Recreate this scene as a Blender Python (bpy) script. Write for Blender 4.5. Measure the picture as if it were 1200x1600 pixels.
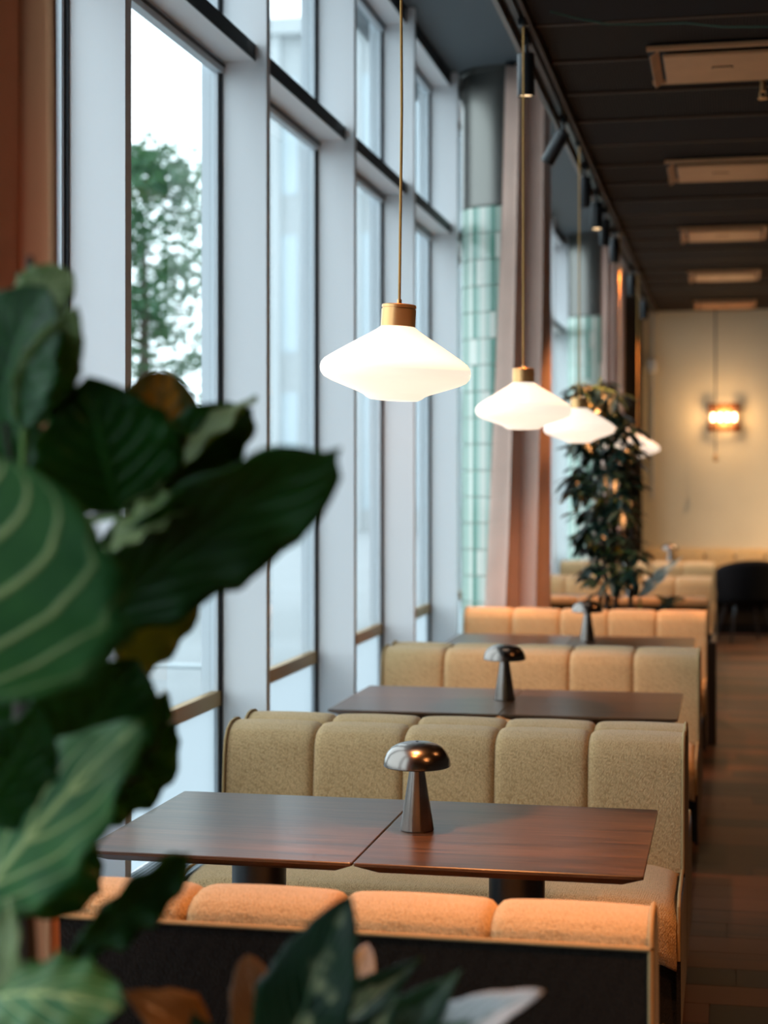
import bpy, bmesh, math, random
from mathutils import Vector, Matrix

# ------------------------------------------------------------------ camera, world, exposure
scene = bpy.context.scene
for o in list(bpy.data.objects):
    bpy.data.objects.remove(o)
COL = scene.collection
F = 2600.0                      # focal length in pixels of the 1200 x 1600 frame
YAW = math.atan(540 / F)
EYE = 1.60
SA, CA = math.sin(YAW), math.cos(YAW)

cam_data = bpy.data.cameras.new('camera')
cam = bpy.data.objects.new('camera', cam_data)
COL.objects.link(cam)
cam.location = (0, 0, EYE)
cam.rotation_euler = (math.pi / 2, 0, YAW)
cam_data.sensor_fit = 'VERTICAL'
cam_data.sensor_height = 36
cam_data.sensor_width = 27
cam_data.lens = 36 * F / 1600
cam_data.shift_y = -50 / 1600
cam_data.clip_start = 0.05
cam_data.clip_end = 400
cam_data.dof.use_dof = True
cam_data.dof.focus_distance = 4.15
cam_data.dof.aperture_fstop = 2.6
scene.camera = cam

world = bpy.data.worlds.new('sky')
scene.world = world
world.use_nodes = True
bg = world.node_tree.nodes['Background']
bg.inputs[0].default_value = (0.87, 0.925, 1.0, 1)
bg.inputs[1].default_value = 3.2

vs = scene.view_settings
vs.view_transform = 'Standard'
vs.look = 'None'
vs.exposure = 0.18
vs.gamma = 1.0
vs.use_curve_mapping = False

SPOT_W = 230.0       # track spotlights
PEND_E = .92        # opal pendant shades
WARM = (1.0, 0.39, 0.125)

rnd = random.Random(7)
PI = math.pi


def at_d(u, v, d):
    r = (u - 600) / F * d
    return Vector((r * CA - d * SA, r * SA + d * CA, EYE - (v - 750) / F * d))


def at_y(u, v, Y):
    k = (u - 600) / F
    d = Y / (k * SA + CA)
    return at_d(u, v, d)


# ------------------------------------------------------------------ mesh helpers
class MB:
    def __init__(self):
        self.v, self.f, self.uv = [], [], None

    def box(self, x0, x1, y0, y1, z0, z1):
        b = len(self.v)
        self.v += [(x0, y0, z0), (x1, y0, z0), (x1, y1, z0), (x0, y1, z0),
                   (x0, y0, z1), (x1, y0, z1), (x1, y1, z1), (x0, y1, z1)]
        for q in ((0, 3, 2, 1), (4, 5, 6, 7), (0, 1, 5, 4), (1, 2, 6, 5), (2, 3, 7, 6), (3, 0, 4, 7)):
            self.f.append(tuple(b + i for i in q))
        return self

    def lathe(self, prof, n=32, c=(0, 0, 0), cap=True):
        b = len(self.v)
        m = len(prof)
        for r, z in prof:
            for i in range(n):
                a = 2 * PI * i / n
                self.v.append((c[0] + r * math.cos(a), c[1] + r * math.sin(a), c[2] + z))
        for j in range(m - 1):
            for i in range(n):
                k = (i + 1) % n
                self.f.append((b + j * n + i, b + j * n + k, b + (j + 1) * n + k, b + (j + 1) * n + i))
        if cap:
            self.f.append(tuple(b + i for i in reversed(range(n))))
            self.f.append(tuple(b + (m - 1) * n + i for i in range(n)))
        return self

    def tube(self, pts, r, n=8, cap=True):
        pts = [Vector(p) for p in pts]
        rs = r if isinstance(r, (list, tuple)) else [r] * len(pts)
        b = len(self.v)
        prev = None
        for i, p in enumerate(pts):
            t = (pts[min(i + 1, len(pts) - 1)] - pts[max(i - 1, 0)]).normalized()
            if prev is None:
                a = Vector((0, 0, 1)) if abs(t.z) < .9 else Vector((1, 0, 0))
                s = t.cross(a).normalized()
            else:
                s = (prev - t * prev.dot(t)).normalized()
            prev = s
            w = t.cross(s)
            for k in range(n):
                q = 2 * PI * k / n
                self.v.append(tuple(p + s * (rs[i] * math.cos(q)) + w * (rs[i] * math.sin(q))))
        for j in range(len(pts) - 1):
            for i in range(n):
                k = (i + 1) % n
                self.f.append((b + j * n + i, b + j * n + k, b + (j + 1) * n + k, b + (j + 1) * n + i))
        if cap:
            self.f.append(tuple(b + i for i in reversed(range(n))))
            self.f.append(tuple(b + (len(pts) - 1) * n + i for i in range(n)))
        return self

    def prism_x(self, poly, x0, x1):           # polygon in (y, z) extruded along x
        b = len(self.v)
        n = len(poly)
        for x in (x0, x1):
            for y, z in poly:
                self.v.append((x, y, z))
        self.f.append(tuple(b + i for i in range(n)))
        self.f.append(tuple(b + n + i for i in reversed(range(n))))
        for i in range(n):
            k = (i + 1) % n
            self.f.append((b + k, b + i, b + n + i, b + n + k))
        return self

    def grid(self, fn, nu, nv):
        b = len(self.v)
        for j in range(nv + 1):
            for i in range(nu + 1):
                self.v.append(tuple(fn(i / nu, j / nv)))
        for j in range(nv):
            for i in range(nu):
                q = b + j * (nu + 1) + i
                self.f.append((q, q + 1, q + nu + 2, q + nu + 1))
        return self

    def mesh(self, name, mat, smooth=True, angle=35):
        me = bpy.data.meshes.new(name)
        me.from_pydata([tuple(p) for p in self.v], [], self.f)
        me.update()
        bm = bmesh.new()
        bm.from_mesh(me)
        bmesh.ops.recalc_face_normals(bm, faces=bm.faces)
        lim = math.radians(angle)
        for e in bm.edges:
            if len(e.link_faces) == 2:
                e.smooth = e.calc_face_angle(0) < lim
        for f in bm.faces:
            f.smooth = smooth
        bm.to_mesh(me)
        bm.free()
        if self.uv:
            lay = me.uv_layers.new(name='UVMap')
            for lp in me.loops:
                lay.data[lp.index].uv = self.uv[lp.vertex_index]
        if mat:
            me.materials.append(mat)
        return me


def link(name, me, parent=None, loc=(0, 0, 0), rz=0.0):
    o = bpy.data.objects.new(name, me)
    COL.objects.link(o)
    o.location = loc
    o.rotation_euler = (0, 0, rz)
    if parent:
        o.parent = parent
    return o


def obj(name, mb, mat, parent=None, loc=(0, 0, 0), rz=0.0, bevel=0, angle=35):
    o = link(name, mb.mesh(name, mat, angle=angle), parent, loc, rz)
    if bevel:
        m = o.modifiers.new('bevel', 'BEVEL')
        m.width = bevel
        m.segments = 2
        m.limit_method = 'ANGLE'
    return o


def tag(o, label=None, cat=None, group=None, kind=None):
    if label: o['label'] = label
    if cat: o['category'] = cat
    if group: o['group'] = group
    if kind: o['kind'] = kind
    return o


def thing(name, label, cat, loc=(0, 0, 0), rz=0.0, group=None):
    o = bpy.data.objects.new(name, None)
    COL.objects.link(o)
    o.empty_display_size = .1
    o.location = loc
    o.rotation_euler = (0, 0, rz)
    return tag(o, label, cat, group)


def struct(name, mb, mat, label, bevel=0):
    return tag(obj(name, mb, mat, bevel=bevel), label, None, None, 'structure')


KIDS = {}


def copy_tree(o, loc, rz, label, parent=None):
    c = o.copy()
    COL.objects.link(c)
    c.parent = parent
    if parent is None:
        c.location = loc
        c.rotation_euler = (0, 0, rz)
        c['label'] = label
    for ch in [k for k in bpy.data.objects if k.parent == o]:
        copy_tree(ch, None, None, None, c)
    return c


# ------------------------------------------------------------------ materials
def mat(name, color, rough=.5, metal=0.0, var=0.0, var_scale=8, bump=0.0, bump_scale=60, coat=0.0,
        stretch=None, spec=None, sheen=0.0):
    m = bpy.data.materials.new(name)
    m.use_nodes = True
    nt = m.node_tree
    p = nt.nodes['Principled BSDF']
    p.inputs['Base Color'].default_value = (*color, 1)
    p.inputs['Roughness'].default_value = rough
    p.inputs['Metallic'].default_value = metal
    p.inputs['Coat Weight'].default_value = coat
    p.inputs['Sheen Weight'].default_value = sheen
    if spec is not None:
        p.inputs['Specular IOR Level'].default_value = spec
    tc = nt.nodes.new('ShaderNodeTexCoord')
    mp = nt.nodes.new('ShaderNodeMapping')
    nt.links.new(tc.outputs['Object'], mp.inputs[0])
    if stretch:
        mp.inputs['Scale'].default_value = stretch
    if var:
        n = nt.nodes.new('ShaderNodeTexNoise')
        n.inputs['Scale'].default_value = var_scale
        n.inputs['Detail'].default_value = 5
        nt.links.new(mp.outputs[0], n.inputs['Vector'])
        r = nt.nodes.new('ShaderNodeValToRGB')
        r.color_ramp.elements[0].position = .3
        r.color_ramp.elements[1].position = .7
        r.color_ramp.elements[0].color = (*[c * (1 - var) for c in color], 1)
        r.color_ramp.elements[1].color = (*[min(1, c * (1 + var)) for c in color], 1)
        nt.links.new(n.outputs['Fac'], r.inputs[0])
        nt.links.new(r.outputs[0], p.inputs['Base Color'])
    if bump:
        n = nt.nodes.new('ShaderNodeTexNoise')
        n.inputs['Scale'].default_value = bump_scale
        n.inputs['Detail'].default_value = 3
        nt.links.new(mp.outputs[0], n.inputs['Vector'])
        b = nt.nodes.new('ShaderNodeBump')
        b.inputs['Strength'].default_value = bump
        b.inputs['Distance'].default_value = .004
        nt.links.new(n.outputs['Fac'], b.inputs['Height'])
        nt.links.new(b.outputs[0], p.inputs['Normal'])
    return m


def math_node(nt, op, a, b=None, c=None):
    n = nt.nodes.new('ShaderNodeMath')
    n.operation = op
    for i, x in enumerate((a, b, c)):
        if x is None:
            continue
        if isinstance(x, (int, float)):
            n.inputs[i].default_value = x
        else:
            nt.links.new(x, n.inputs[i])
    return n.outputs[0]


def fabric_mat(name, c0, c1, scale=230):
    """Coarse diagonal weave: two crossed wave textures broken up by noise."""
    m = mat(name, c0, rough=.95, sheen=.25, spec=.1)
    nt = m.node_tree
    p = nt.nodes['Principled BSDF']
    tc = nt.nodes.new('ShaderNodeTexCoord')
    mp = nt.nodes.new('ShaderNodeMapping')
    mp.inputs['Rotation'].default_value = (0, math.radians(40), math.radians(8))
    nt.links.new(tc.outputs['Object'], mp.inputs[0])
    mp.inputs['Scale'].default_value = (1.0, 1.25, .62)
    vo = nt.nodes.new('ShaderNodeTexVoronoi')
    vo.feature = 'F1'
    vo.inputs['Scale'].default_value = scale
    vo.inputs['Randomness'].default_value = .6
    nt.links.new(mp.outputs[0], vo.inputs['Vector'])
    h = math_node(nt, 'SUBTRACT', 1.0, vo.outputs['Distance'])
    n = nt.nodes.new('ShaderNodeTexNoise')
    n.inputs['Scale'].default_value = 5
    n.inputs['Detail'].default_value = 6
    nt.links.new(tc.outputs['Object'], n.inputs['Vector'])
    f = math_node(nt, 'MULTIPLY_ADD', h, .75, math_node(nt, 'MULTIPLY', n.outputs['Fac'], .35))
    r = nt.nodes.new('ShaderNodeValToRGB')
    r.color_ramp.elements[0].position = .35
    r.color_ramp.elements[1].position = .85
    r.color_ramp.elements[0].color = (*c0, 1)
    r.color_ramp.elements[1].color = (*c1, 1)
    nt.links.new(f, r.inputs[0])
    nt.links.new(r.outputs[0], p.inputs['Base Color'])
    b = nt.nodes.new('ShaderNodeBump')
    b.inputs['Strength'].default_value = .8
    b.inputs['Distance'].default_value = .003
    nt.links.new(h, b.inputs['Height'])
    nt.links.new(b.outputs[0], p.inputs['Normal'])
    return m


def wood_mat(name, c0, c1, rough=.4, axis='X', coat=0.0, scale=1.0, rand=0.0):
    m = mat(name, c0, rough=rough, coat=coat)
    nt = m.node_tree
    p = nt.nodes['Principled BSDF']
    tc = nt.nodes.new('ShaderNodeTexCoord')
    mp = nt.nodes.new('ShaderNodeMapping')
    sc = [14 * scale, 14 * scale, 14 * scale]
    sc['XYZ'.index(axis)] = .9 * scale
    mp.inputs['Scale'].default_value = sc
    oi = nt.nodes.new('ShaderNodeObjectInfo')
    nt.links.new(tc.outputs['Object'], mp.inputs[0])
    cmb = nt.nodes.new('ShaderNodeVectorMath')
    cmb.operation = 'MULTIPLY_ADD'
    cmb.inputs[1].default_value = (1, 1, 1)
    nt.links.new(mp.outputs[0], cmb.inputs[0])
    s = math_node(nt, 'MULTIPLY', oi.outputs['Random'], 37.0)
    nt.links.new(s, cmb.inputs[2])
    n = nt.nodes.new('ShaderNodeTexNoise')
    n.inputs['Scale'].default_value = 1.2
    n.inputs['Detail'].default_value = 6
    n.inputs['Distortion'].default_value = 1.2
    nt.links.new(cmb.outputs[0], n.inputs['Vector'])
    n2 = nt.nodes.new('ShaderNodeTexNoise')
    n2.inputs['Scale'].default_value = 9
    n2.inputs['Detail'].default_value = 4
    nt.links.new(cmb.outputs[0], n2.inputs['Vector'])
    f = math_node(nt, 'MULTIPLY_ADD', n.outputs['Fac'], .6, math_node(nt, 'MULTIPLY', n2.outputs['Fac'], .4))
    if rand:
        f = math_node(nt, 'ADD', f, math_node(nt, 'MULTIPLY_ADD', oi.outputs['Random'], rand, -rand / 2))
    r = nt.nodes.new('ShaderNodeValToRGB')
    r.color_ramp.elements[0].position = .36
    r.color_ramp.elements[1].position = .62
    r.color_ramp.elements[0].color = (*c0, 1)
    r.color_ramp.elements[1].color = (*c1, 1)
    nt.links.new(f, r.inputs[0])
    nt.links.new(r.outputs[0], p.inputs['Base Color'])
    b = nt.nodes.new('ShaderNodeBump')
    b.inputs['Strength'].default_value = .12
    b.inputs['Distance'].default_value = .002
    nt.links.new(n2.outputs['Fac'], b.inputs['Height'])
    nt.links.new(b.outputs[0], p.inputs['Normal'])
    return m


def glass_mat(name, tint=(.80, .92, .925), refl=1.0, rough=0.0):
    m = bpy.data.materials.new(name)
    m.use_nodes = True
    nt = m.node_tree
    nt.nodes.clear()
    out = nt.nodes.new('ShaderNodeOutputMaterial')
    mix = nt.nodes.new('ShaderNodeMixShader')
    tr = nt.nodes.new('ShaderNodeBsdfTransparent')
    tr.inputs[0].default_value = (*tint, 1)
    gl = nt.nodes.new('ShaderNodeBsdfGlossy')
    gl.inputs['Roughness'].default_value = rough
    lw = nt.nodes.new('ShaderNodeLayerWeight')
    lw.inputs['Blend'].default_value = .5
    fac = math_node(nt, 'MULTIPLY_ADD', math_node(nt, 'POWER', lw.outputs['Facing'], 5.0), .9 * refl, .05 * refl)
    nt.links.new(fac, mix.inputs[0])
    nt.links.new(tr.outputs[0], mix.inputs[1])
    nt.links.new(gl.outputs[0], mix.inputs[2])
    nt.links.new(mix.outputs[0], out.inputs[0])
    return m


def translucent_mat(name, color, trans=.4, rough=.8, trans_color=None, var=0.0, base=None):
    m = base or mat(name, color, rough=rough, var=var, var_scale=4)
    nt = m.node_tree
    p = nt.nodes['Principled BSDF']
    out = nt.nodes['Material Output']
    t = nt.nodes.new('ShaderNodeBsdfTranslucent')
    t.inputs[0].default_value = (*(trans_color or color), 1)
    mx = nt.nodes.new('ShaderNodeMixShader')
    mx.inputs[0].default_value = trans
    nt.links.new(p.outputs[0], mx.inputs[1])
    nt.links.new(t.outputs[0], mx.inputs[2])
    nt.links.new(mx.outputs[0], out.inputs[0])
    return m


def emit_mat(name, color, strength, base=(.9, .88, .84), rough=.25):
    m = mat(name, base, rough=rough)
    p = m.node_tree.nodes['Principled BSDF']
    p.inputs['Emission Color'].default_value = (*color, 1)
    p.inputs['Emission Strength'].default_value = strength
    return m


def leaf_mat(name, dark, light, vein, nveins=8, rough=.38, trans=.22, tcol=(.25, .38, .05), patch=None, patch_amt=.5, slope=.42, vw=.14):
    """Leaf lamina with a pale midrib and side veins laid out in the leaf's own UV."""
    m = mat(name, dark, rough=rough, spec=.28)
    nt = m.node_tree
    p = nt.nodes['Principled BSDF']
    tc = nt.nodes.new('ShaderNodeTexCoord')
    sp = nt.nodes.new('ShaderNodeSeparateXYZ')
    nt.links.new(tc.outputs['UV'], sp.inputs[0])
    s = math_node(nt, 'ABSOLUTE', math_node(nt, 'MULTIPLY_ADD', sp.outputs['X'], 2.0, -1.0))
    bendv = math_node(nt, 'POWER', s, 1.35)
    ph = math_node(nt, 'MULTIPLY', math_node(nt, 'SUBTRACT', sp.outputs['Y'], math_node(nt, 'MULTIPLY', bendv, slope)), float(nveins))
    fr = math_node(nt, 'ABSOLUTE', math_node(nt, 'SUBTRACT', math_node(nt, 'FRACT', ph), .5))
    lat = nt.nodes.new('ShaderNodeMapRange')
    lat.inputs['From Min'].default_value = vw
    lat.inputs['From Max'].default_value = .03
    nt.links.new(fr, lat.inputs['Value'])
    fade = nt.nodes.new('ShaderNodeMapRange')
    fade.inputs['From Min'].default_value = 1.0
    fade.inputs['From Max'].default_value = .55
    nt.links.new(s, fade.inputs['Value'])
    latv = math_node(nt, 'MULTIPLY', lat.outputs[0], fade.outputs[0])
    mid = nt.nodes.new('ShaderNodeMapRange')
    mid.inputs['From Min'].default_value = .07
    mid.inputs['From Max'].default_value = .03
    nt.links.new(s, mid.inputs['Value'])
    v = math_node(nt, 'MAXIMUM', latv, mid.outputs[0])
    n = nt.nodes.new('ShaderNodeTexNoise')
    n.inputs['Scale'].default_value = 14
    n.inputs['Detail'].default_value = 4
    nt.links.new(tc.outputs['Object'], n.inputs['Vector'])
    r = nt.nodes.new('ShaderNodeValToRGB')
    r.color_ramp.elements[0].position = .35
    r.color_ramp.elements[1].position = .68
    r.color_ramp.elements[0].color = (*dark, 1)
    r.color_ramp.elements[1].color = (*light, 1)
    nt.links.new(n.outputs['Fac'], r.inputs[0])
    col = r.outputs[0]
    if patch:
        pr = nt.nodes.new('ShaderNodeMapRange')
        pr.inputs['From Min'].default_value = .1 + patch_amt
        pr.inputs['From Max'].default_value = .0 + patch_amt
        n3 = nt.nodes.new('ShaderNodeTexNoise')
        n3.inputs['Scale'].default_value = 22
        n3.inputs['Detail'].default_value = 2
        nt.links.new(tc.outputs['Object'], n3.inputs['Vector'])
        nt.links.new(math_node(nt, 'ADD', math_node(nt, 'MULTIPLY', s, .45), math_node(nt, 'MULTIPLY_ADD', n3.outputs['Fac'], .9, -.2)), pr.inputs['Value'])
        mxp = nt.nodes.new('ShaderNodeMix')
        mxp.data_type = 'RGBA'
        nt.links.new(pr.outputs[0], mxp.inputs[0])
        nt.links.new(col, mxp.inputs[6])
        mxp.inputs[7].default_value = (*patch, 1)
        col = mxp.outputs[2]
    mx = nt.nodes.new('ShaderNodeMix')
    mx.data_type = 'RGBA'
    nt.links.new(math_node(nt, 'MULTIPLY', v, .8), mx.inputs[0])
    nt.links.new(col, mx.inputs[6])
    mx.inputs[7].default_value = (*vein, 1)
    nt.links.new(mx.outputs[2], p.inputs['Base Color'])
    b = nt.nodes.new('ShaderNodeBump')
    b.inputs['Strength'].default_value = .5
    b.inputs['Distance'].default_value = .004
    nt.links.new(v, b.inputs['Height'])
    nt.links.new(b.outputs[0], p.inputs['Normal'])
    return translucent_mat(name, dark, trans, trans_color=tcol, base=m)


def mesh_ceiling_mat(name):
    m = mat(name, (.012, .010, .009), rough=.9, spec=.08)
    nt = m.node_tree
    p = nt.nodes['Principled BSDF']
    tc = nt.nodes.new('ShaderNodeTexCoord')
    mp = nt.nodes.new('ShaderNodeMapping')
    mp.inputs['Rotation'].default_value = (0, 0, math.radians(45))
    nt.links.new(tc.outputs['Object'], mp.inputs[0])
    ck = nt.nodes.new('ShaderNodeTexChecker')
    ck.inputs['Scale'].default_value = 110
    ck.inputs['Color1'].default_value = (.060, .042, .030, 1)
    ck.inputs['Color2'].default_value = (.002, .002, .002, 1)
    nt.links.new(mp.outputs[0], ck.inputs['Vector'])
    nt.links.new(ck.outputs['Color'], p.inputs['Base Color'])
    return m


def perforated_mat(name):
    m = mat(name, (.55, .57, .58), rough=.4, metal=.3)
    nt = m.node_tree
    p = nt.nodes['Principled BSDF']
    tc = nt.nodes.new('ShaderNodeTexCoord')
    mp = nt.nodes.new('ShaderNodeMapping')
    mp.inputs['Rotation'].default_value = (0, 0, math.radians(45))
    nt.links.new(tc.outputs['Object'], mp.inputs[0])
    ck = nt.nodes.new('ShaderNodeTexChecker')
    ck.inputs['Scale'].default_value = 85
    ck.inputs['Color1'].default_value = (.62, .64, .65, 1)
    ck.inputs['Color2'].default_value = (.02, .025, .03, 1)
    nt.links.new(mp.outputs[0], ck.inputs['Vector'])
    nt.links.new(ck.outputs['Color'], p.inputs['Base Color'])
    return m


M = {}
M['fabric'] = fabric_mat('tan_woven_fabric', (.44, .285, .13), (.76, .525, .275))
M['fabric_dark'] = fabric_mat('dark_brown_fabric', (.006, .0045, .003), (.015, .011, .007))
M['piping'] = mat('tan_piping', (.40, .27, .12), rough=.9, bump=.4, bump_scale=300)
M['plinth'] = mat('black_plinth', (.01, .01, .01), rough=.7)
M['table'] = wood_mat('dark_walnut', (.022, .012, .007), (.105, .050, .023), rough=.30)
M['black_metal'] = mat('black_metal', (.012, .013, .015), rough=.35, metal=.2)
M['lamp_metal'] = mat('bronze_gunmetal', (.215, .185, .165), rough=.22, metal=1.0, bump=.05, bump_scale=40, stretch=(1, 1, 40))
M['opal'] = emit_mat('opal_glass', (1.0, .80, .63), PEND_E, base=(.62, .60, .57))
M['brass'] = mat('brushed_brass', (.78, .44, .18), rough=.36, metal=.8)
M['cord'] = mat('amber_textile_cord', (.66, .36, .10), rough=.8)
M['mullion'] = mat('white_lacquered_frame', (.80, .81, .83), rough=.5)
M['gasket'] = mat('black_gasket', (.012, .014, .018), rough=.6)
M['frame_grey'] = mat('grey_outer_frame', (.55, .60, .64), rough=.5)
M['rail'] = mat('brass_rail', (.36, .21, .06), rough=.4, metal=.7)
M['glass'] = glass_mat('window_glass')
M['frost'] = translucent_mat('frosted_film_glass', (.42, .50, .52), trans=.72, rough=.2, trans_color=(.42, .52, .55))
M['grille'] = perforated_mat('perforated_grille')
M['casing'] = mat('white_casing', (.7, .72, .74), rough=.5)
M['soffit'] = mat('blue_grey_soffit', (.10, .125, .14), rough=.7)
M['ceil_mesh'] = mesh_ceiling_mat('black_expanded_mesh')
M['ceil_smooth'] = mat('dark_ceiling_board', (.020, .015, .013), rough=.85, spec=.1)
M['ceil_rail'] = mat('ceiling_seam_rail', (.05, .026, .015), rough=.6, spec=.2)
M['track'] = mat('grey_track_profile', (.20, .20, .20), rough=.4, metal=.4)
M['cassette'] = mat('beige_cassette', (.55, .27, .125), rough=.5, spec=.25, var=.06)
M['dark_gap'] = mat('dark_void', (.006, .006, .006), rough=.8)
M['floor_board'] = wood_mat('dark_oak_board', (.007, .003, .002), (.062, .020, .007), rough=.5, rand=.8)
M['floor'] = mat('subfloor', (.02, .012, .008), rough=.7)
M['wall'] = mat('cream_plaster', (.74, .64, .45), rough=.85, var=.04, var_scale=2)
M['wall_dark'] = mat('dark_brown_wall', (.05, .035, .025), rough=.8)
M['column'] = mat('grey_brown_column', (.17, .165, .15), rough=.33, metal=.85)
M['tile'] = mat('glazed_sage_tile', (.46, .60, .52), rough=.06)
M['tile_pale'] = mat('glazed_cream_reflection_tile', (.72, .74, .66), rough=.06)
M['tile_dark'] = mat('glazed_green_reflection_tile', (.14, .32, .25), rough=.06)
M['grout'] = mat('cream_grout', (.62, .58, .48), rough=.8)
M['curtain'] = translucent_mat('orange_lit_linen', (.66, .32, .16), trans=.28, rough=.9, trans_color=(.75, .45, .32), var=.08)  # orange base paints in the warm lamp light on the linen
M['curtain_pink'] = translucent_mat('dusty_pink_linen', (.74, .53, .44), trans=.28, rough=.9, trans_color=(.75, .52, .44), var=.08)
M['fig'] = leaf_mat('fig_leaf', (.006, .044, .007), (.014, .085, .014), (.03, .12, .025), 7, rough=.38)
M['fig_lit'] = leaf_mat('fig_leaf_lit_pale_veins', (.025, .120, .030), (.055, .19, .045), (.62, .68, .26), 4, rough=.48, slope=.75, vw=.10)  # brighter green paints in the light on these leaves; veins pale
M['fig_pale'] = leaf_mat('fig_leaf_underside_sheen', (.12, .20, .06), (.36, .42, .18), (.48, .52, .26), 7, rough=.35, trans=.3)  # pale undersides; also paints in the sheen on the folded leaf
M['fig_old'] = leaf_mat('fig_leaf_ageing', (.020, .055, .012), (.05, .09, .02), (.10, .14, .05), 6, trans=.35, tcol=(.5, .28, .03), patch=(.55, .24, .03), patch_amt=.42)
M['bark'] = mat('brown_bark', (.045, .034, .024), rough=.8, bump=.5, bump_scale=60)
M['green_stem'] = mat('green_stem', (.16, .28, .06), rough=.55)
M['calathea'] = leaf_mat('variegated_leaf', (.004, .024, .012), (.010, .05, .022), (.08, .14, .07), 9, rough=.28, trans=.12, patch=(.44, .46, .24), patch_amt=.24, slope=.5)
M['calathea_brown'] = leaf_mat('copper_backed_leaf', (.09, .05, .02), (.20, .12, .05), (.30, .22, .14), 8, rough=.3, trans=.3, tcol=(.5, .25, .05))
M['calathea_white'] = leaf_mat('white_sheen_leaf', (.03, .08, .05), (.06, .14, .08), (.3, .36, .3), 8, rough=.25, trans=.2, patch=(.92, .90, .92), patch_amt=.75)  # white patch paints in the sheen on the leaf
M['scheff'] = mat('schefflera_leaf', (.010, .030, .020), rough=.35, var=.4, var_scale=6)
M['scheff_yellow'] = mat('schefflera_yellow_leaf', (.42, .26, .02), rough=.45, var=.3, var_scale=6)
M['soil'] = mat('dark_soil', (.02, .014, .01), rough=1, bump=.8, bump_scale=40)
M['planter'] = mat('black_planter', (.014, .014, .015), rough=.5)
M['chair'] = mat('black_velvet', (.006, .007, .009), rough=.9, spec=.1)
M['chair_leg'] = mat('grey_metal_leg', (.10, .11, .12), rough=.35, metal=.8)
M['amber_glass'] = mat('amber_glass_rod', (.20, .07, .02), rough=.08)
M['bulb'] = emit_mat('lit_bulb', (1.0, .74, .42), 9.0)
M['spot_lens'] = emit_mat('spot_lens', (1.0, .66, .34), 1.6)
M['white_plastic'] = mat('white_plastic', (.7, .72, .74), rough=.35)
M['green_cable'] = mat('green_cable', (.02, .09, .06), rough=.6)
M['paving'] = mat('pale_paving', (.25, .27, .28), rough=.9, var=.06, var_scale=.6)
M['facade'] = mat('pale_facade', (.42, .45, .46), rough=.9, var=.04, var_scale=.2)
M['facade_glass'] = mat('blue_grey_window', (.46, .54, .58), rough=.2)
M['railing'] = mat('grey_railing', (.45, .5, .52), rough=.5, metal=.3)
M['tree_leaf'] = translucent_mat('tree_foliage', (.035, .10, .055), trans=.3, rough=.6, trans_color=(.10, .22, .06), var=.3)
M['tree_bark'] = mat('tree_bark', (.07, .055, .04), rough=.9)

# ------------------------------------------------------------------ the room shell
XW = -1.70           # room face of the window mullions
XG = -1.87           # back of the mullions
XP = -1.895          # glass plane
MOD = 1.489
CEIL = 3.40
SOFF = 4.20
FARY = 18.25
BACKY = -1.6
RIGHTX = 4.6
K0, K1 = -4, 9


def mull_y(k):
    return 4.529 + MOD * k


# floor: a subfloor with boards on it
fl = struct('floor', MB().box(-2.0, RIGHTX, BACKY, FARY, -.10, -.012), M['floor'], 'dark oak board floor running beside the booths')
boards = {}
row = 0
y = 1.0
while y < FARY - .2:
    wdt = .19
    x = -.55 - (row * .61) % 1.3
    while x < 2.6:
        L = [1.05, 1.35, .8, 1.6][(row * 7 + int(x * 10)) % 4]
        if x + L > -.15:
            if L not in boards:
                boards[L] = MB().box(.001, L - .001, .001, wdt - .002, -.012, 0).mesh('floor_board', M['floor_board'])
            if x < 1.2:
                b = link('floor_board', boards[L], fl, (x, y, 0))
        x += L
    y += wdt
    row += 1
struct('trim_1', MB().box(-2.0, -1.9, BACKY, FARY, 0, .31), M['casing'], 'pale sill wall under the windows')

# far wall, right wall, wall behind the camera
struct('wall_far', MB().box(-.93, RIGHTX, FARY, FARY + .15, 0, CEIL + .1), M['wall'], 'cream plaster wall at the far end of the room')
struct('wall_far_return', MB().box(-1.95, -.93, FARY + .05, FARY + .2, 0, SOFF), M['wall_dark'], 'dark brown wall strip between the far curtain and the cream wall')
struct('wall_left', MB().box(-2.0, -1.86, BACKY, mull_y(K0) - .04, .31, SOFF), M['wall_dark'], 'solid dark wall left of the camera before the first window')
struct('wall_right', MB().box(RIGHTX, RIGHTX + .15, BACKY, FARY, 0, CEIL + .1), M['wall_dark'], 'dark wall on the right outside the view')
struct('wall_back', MB().box(-2.0, RIGHTX, BACKY - .15, BACKY, 0, SOFF + .1), M['wall_dark'], 'dark wall behind the camera')

# ceiling: dark slab with mesh panels under it
ce = struct('ceiling', MB().box(-.87, RIGHTX, BACKY, FARY, CEIL + .04, CEIL + .14), M['ceil_smooth'], 'dark ceiling of black expanded mesh panels')
struct('ceiling_soffit', MB().box(-2.1, -.87, BACKY, FARY + .2, SOFF, SOFF + .1), M['soffit'], 'blue-grey raised soffit above the windows')
struct('wall_fascia', MB().box(-.87, -.83, BACKY, FARY, CEIL + .04, SOFF), M['soffit'], 'fascia between the raised soffit and the lower ceiling')
PW = 1.25
pm = MB().box(.004, PW - .004, .004, .606, -.018, 0).mesh('mesh_panel', M['ceil_mesh'])
ps = MB().box(.004, PW - .004, .004, .606, -.026, 0).mesh('board_panel', M['ceil_smooth'])
pr = MB().box(.0, PW, -.012, .012, -.03, 0).mesh('seam_rail', M['ceil_rail'])
for j in range(27):
    yy = 1.75 + j * .61
    for i in range(2):
        smooth = j % 4 == 3
        link('board_panel' if smooth else 'mesh_panel', ps if smooth else pm, ce, (-.76 + i * PW, yy, CEIL + .04))
        link('seam_rail', pr, ce, (-.76 + i * PW, yy, CEIL + .04))

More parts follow.
